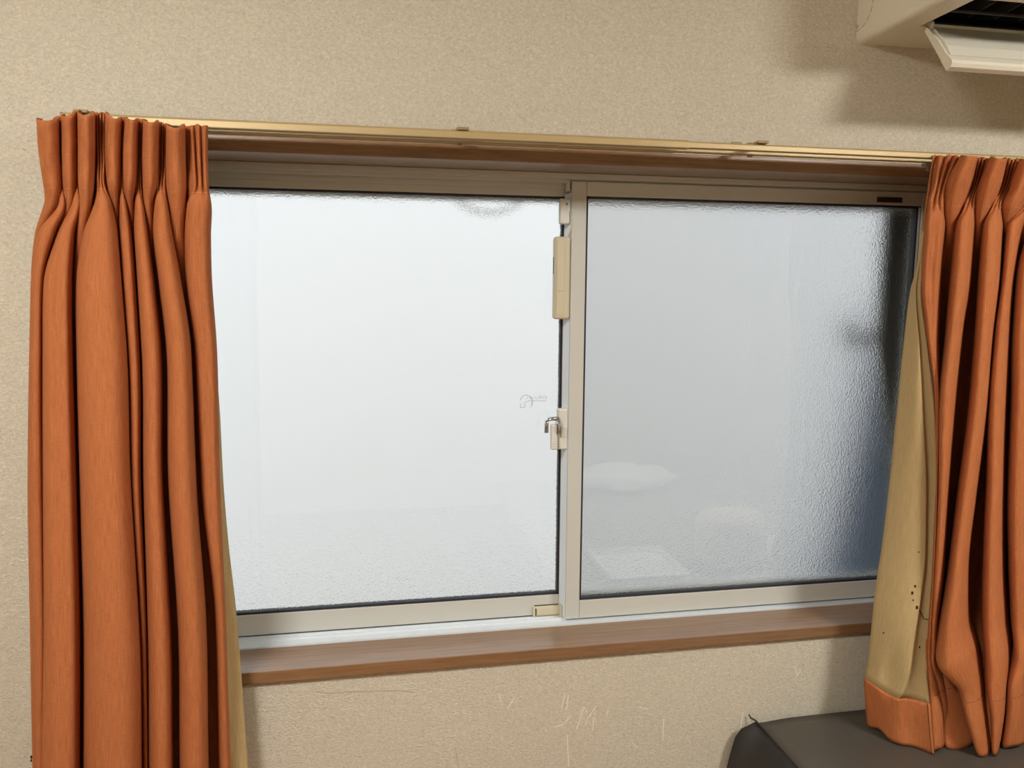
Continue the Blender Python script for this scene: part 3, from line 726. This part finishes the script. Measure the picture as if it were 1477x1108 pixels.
MB(AO).box(.612, 1.289, -.148, -.144, ZB+.018, ZB+.023, .0008).build('vane_link', M['ac_fin'], ac)
# louvre: a plate hanging down and out from the rear edge of the outlet, with a raised rim and a rounded lip
hy, hz, ly, lz = -.119, ZB-.001, -.190, 2.0325
d = Vector((0, ly-hy, lz-hz)); L = d.length; d.normalize(); n = Vector((0, d.z, -d.y))   # n faces the room
if n.y > 0: n = -n
def fp(s, t): q = Vector((0, hy, hz))+d*s+n*t; return (q.y, q.z)
lx0, lx1 = .616, 1.286
fl = empty('louvre', Vector((.95, hy, hz))-AO, ac); FO = AO+fl.location
b = MB(FO); b.prism([fp(0, 0), fp(L*.5, .004), fp(L-.012, 0), fp(L-.012, -.004), fp(L*.5, 0), fp(0, -.004)], lx0+.003, lx1-.003); b.build('plate', M['ac'], fl)
b = MB(FO); b.prism([fp(L-.024, -.006), fp(L-.028, .003), fp(L-.026, .008), fp(L-.019, .0115), fp(L-.006, .0125), fp(L, .0105), fp(L+.003, .004), fp(L+.001, -.006)], lx0-.0007, lx1+.0007); b.build('lip', M['ac'], fl)
for xa, xb in ((lx0, lx0+.0045), (lx1-.0045, lx1)):
    b = MB(FO); b.prism([fp(.008, -.004), fp(.008, .004), fp(L*.45, .009), fp(L-.010, .009), fp(L-.004, .004), fp(L-.004, -.006)], xa, xb); b.build('rim', M['ac'], fl)
b = MB(FO); b.prism([fp(.012, .003), fp(.012, .0065), fp(L*.5, .0105), fp(L-.014, .007), fp(L-.014, .002), fp(L*.5, .004)], lx0+.011, lx0+.0135); b.build('rib', M['ac'], fl)
b = MB(FO); b.prism([fp(-.012, .002), fp(-.012, .014), fp(.004, .012), fp(.010, .002)], lx0+.006, lx0+.012); b.build('hinge', M['white_plastic'], fl)
# dashed knock-out outline for the pipe on the left end
ko = MB(AO)
for k in range(9):
    a0 = math.radians(-92+k*21); a1 = a0+math.radians(15)
    P = [Vector((AX0-.0004, -.003-.045*math.cos(t), ZB+.068+.044*math.sin(t))) for t in (a0, (a0+a1)/2, a1)]
    ko.tube(P, .0007, 4)
ko.box(AX0-.0006, AX0+.0004, -.006, -.0005, ZB+.03, ZB+.036)
tag(ko.build('pipe_knockout', M['scuff'], ac))

# ================================================================== dark covered cabinet under the right curtain
CB0, CB1 = .402, 1.45
cb = tag(empty('cabinet', (.93, -.23, 0)), 'low cabinet draped in a dark grey cover, standing against the wall under the right curtain', 'cabinet')
KO = cb.location.copy()
MB(KO).box(CB0+.012, CB1-.012, -.44, -.03, .0, .685, .004).build('carcass', M['cover_side'], cb)
# cover top as a gently uneven sheet, sides hanging
rt = []
for i in range(15):
    y = -.018-.44*i/14; row = []
    for j in range(41):
        x = CB0+(CB1-CB0)*j/40
        z = .700 - .006*math.exp(-(j/2.0)**2) - .003*math.exp(-(i/1.5)**2) + .0008*math.sin(x*9+y*5)
        row.append((x, y, z))
    rt.append(row)
o = obj('cover_top', grid_mesh('cover_top', local(rt, KO)), M['cover'], cb); thick(o, .003, 0)
# left side of the cover: bulges out and folds at the back corner
sd = []
for i in range(25):
    t = i/24; row = []
    for j in range(22):
        s = j/21                                     # back to front
        y = -.018-.44*s
        out = .052*math.sin(min(1, t*1.6)*math.pi/2)*(1-.35*s)+.012*t*math.sin(s*9)
        cr_ = math.exp(-(s/.10)**2)
        x = CB0-out-.036*math.exp(-(s/.07)**2)*min(1, t/.06)**.7
        row.append((x, y+.006*cr_*t, .695-.66*t**1.25))
    sd.append(row)
o = obj('cover_side', grid_mesh('cover_side', local(sd, KO)), M['cover_side'], cb); thick(o, .003, 0)
ft = []
for i in range(20):
    t = i/19
    ft.append([(CB0-.03*t*(1 if j == 0 else 0)+(CB1-CB0)*j/30, -.459-.02*t-.010*t*math.sin(j*.9), .698-.66*t) for j in range(31)])
o = obj('cover_front', grid_mesh('cover_front', local(ft, KO)), M['cover_side'], cb); thick(o, .003, 0)
P = [at(1080, 1031, y=-.006), at(1083, 1036, y=-.010)]+[Vector((CB0-.001, -.018-.44*k/12, .6985)) for k in range(13)]
MB(KO).tube(P, .0016, 6).build('piping', M['seam'], cb)
P = [Vector(p)+Vector((-.001, 0, 0)) for p in (sd[0][1], sd[3][1], sd[6][1], sd[10][2], sd[16][2])]
MB(KO).tube(P, .0009, 5).build('side_seam', M['cover'], cb)

# ================================================================== lamps on the ceiling (outside the view)
for i, (x, y) in enumerate(LAMPS):
    lp_ = tag(empty('ceiling_light', (x, y, ZC)), ('round white ceiling light above the left half of the room', 'round white ceiling light above the right half of the room')[i], 'ceiling light', 'ceiling lights')
    me = bpy.data.meshes.new('shade'); bm = bmesh.new()
    bmesh.ops.create_uvsphere(bm, u_segments=32, v_segments=12, radius=1.0)
    for v in bm.verts: v.co = Vector((v.co.x*.24, v.co.y*.24, -.03+v.co.z*.05))
    bm.to_mesh(me); bm.free(); obj('shade', me, M['lamp'], lp_, True)
    MB(lp_.location).prism([(x+.2*math.cos(k*math.pi/16), y+.2*math.sin(k*math.pi/16)) for k in range(32)], ZC-.022, ZC-.0005, axis='z').build('base', M['white_plastic'], lp_)

# ================================================================== things in the room that the right pane mirrors
tb = tag(empty('low_table', (.9, -1.75, 0)), 'low grey table behind the camera, seen only as a faint reflection in the right pane', 'table')
TO = tb.location.copy()
MB(TO).box(.3, 1.75, -2.75, -1.05, .415, .445, .006).build('tabletop', M['table'], tb)
for x in (.36, 1.69):
    for y in (-2.69, -1.11): MB(TO).box(x-.025, x+.025, y-.025, y+.025, 0, .415, .004).build('leg', M['table'], tb)
b = MB((.69, -1.3, .445)); b.box(.52, .86, -1.48, -1.12, .4455, .4495).box(.52, .86, -1.48, -1.465, .4495, .475).box(.52, .86, -1.135, -1.12, .4495, .475).box(.52, .535, -1.465, -1.135, .4495, .475).box(.845, .86, -1.465, -1.135, .4495, .475)
tag(b.build('paper_tray', M['paper']), 'shallow white square tray on the low table', 'tray')
def crumple(name, c, sx, sy, sz, seed, label):
    rnd = random.Random(seed); bm = bmesh.new(); bmesh.ops.create_icosphere(bm, subdivisions=4, radius=1.0)
    dirs = [(Vector((rnd.uniform(-1, 1), rnd.uniform(-1, 1), rnd.uniform(-1, 1))).normalized(), rnd.uniform(3, 8), rnd.uniform(0, 6)) for _ in range(9)]
    for v in bm.verts:
        k = 1+sum(.07*abs(math.sin(v.co.dot(d)*f_+p)) for d, f_, p in dirs)-.25
        v.co = Vector((v.co.x*sx*k, v.co.y*sy*k, max(0, v.co.z*.5+.5)*sz*k*(1.2 if v.co.z > 0 else 1)))
    mz = min(v.co.z for v in bm.verts)
    for v in bm.verts: v.co.z -= mz
    me = bpy.data.meshes.new(name); bm.to_mesh(me); bm.free()
    o = obj(name, me, M['paper'], None, True); o.location = c; return tag(o, label, 'cloth')
crumple('crumpled_cloth', (1.05, -2.55, .4455), .26, .16, .11, 3, 'wide heap of crumpled white cloth at the far end of the low table')
crumple('crumpled_cloth', (1.38, -1.22, .4455), .10, .09, .10, 5, 'small bundle of crumpled white cloth at the near end of the low table')
b = MB((1.1, -1.26, .445)); b.box(.95, 1.24, -1.36, -1.17, .4455, .70, .075, 6)
o = tag(b.build('cushion', M['chair'], None, True), 'plump beige cushion standing on the low table between tray and small cloth bundle', 'cushion')

# ================================================================== outside the window
tag(MB((0, 4, -.5)).box(-12, 14, .15, 14, -.6, -.5).build('yard_ground', M['out_ground']), 'pale concrete yard outside the window', 'ground', kind='structure')
nb = tag(MB((1, 3.2, -.5)).box(-10, 12, 3.2, 3.4, -.5, 3.4).build('boundary_wall', M['out_wall']), 'white rendered boundary wall outside, blurred by the frosted panes', 'wall')
sb = tag(empty('shutter_box', (1.2, .225, 1.3)), 'grey-green shutter box on the outer wall at the right, blurred by the frosted glass', 'shutter box')
BO = sb.location.copy()
MB(BO).prism([(.797, 1.98), (.797, 1.5), (.86, 1.15), (1.6, 1.15), (1.6, 1.98)], .208, .245, axis='y').build('casing', M['out_box'], sb)
MB(BO).box(.83, 1.59, .2445, .252, 1.38, 1.94, .004).build('cover_panel', M['out_box'], sb)
# blue tarpaulin over a leaning stack
tp = []
for i in range(30):
    t = i/29; row = []
    for j in range(24):
        u = j/23; a = math.pi*u
        rx = .06+.34*t; ry = .05+.12*t
        wob = 1+.06*math.sin(9*u*math.pi+3*t)
        c_ = math.cos(a+math.pi); row.append((1.06+(rx if c_ < 0 else .5)*c_*wob+.02*math.sin(7*t), .62-ry*math.sin(a)*wob, 1.6-2.1*t))
    tp.append(row)
tpo = obj('tarpaulin', grid_mesh('tarpaulin', [[(x-1.12, y-.62, z+.5) for x, y, z in r] for r in tp]), M['tarp']); tpo.location = (1.12, .62, -.5); thick(tpo, .004, 0)
tag(tpo, 'blue-grey tarpaulin draped over a stack outside the lower right of the window', 'tarpaulin')
hk = MB((.83, .3, 1.5))
hk.tube([(.87, .2515, 1.53), (.865, .30, 1.53), (.83, .33, 1.525), (.79, .33, 1.505), (.765, .33, 1.52), (.765, .33, 1.555)], .011, 8)
tag(hk.build('pole_bracket', M['iron']), 'dark curved clothes-pole bracket outside, a smudge behind the right pane', 'bracket')
cbm = MB((-.13, .24, 1.81))
P = [at(640+130*k/10, 274+34*math.sin(math.pi*k/10)**.8, y=.24) for k in range(11)]
cbm.tube(P, .003, 6)
tag(cbm.build('cable', M['iron']), 'thin dark cable sagging outside the top of the left pane', 'cable')
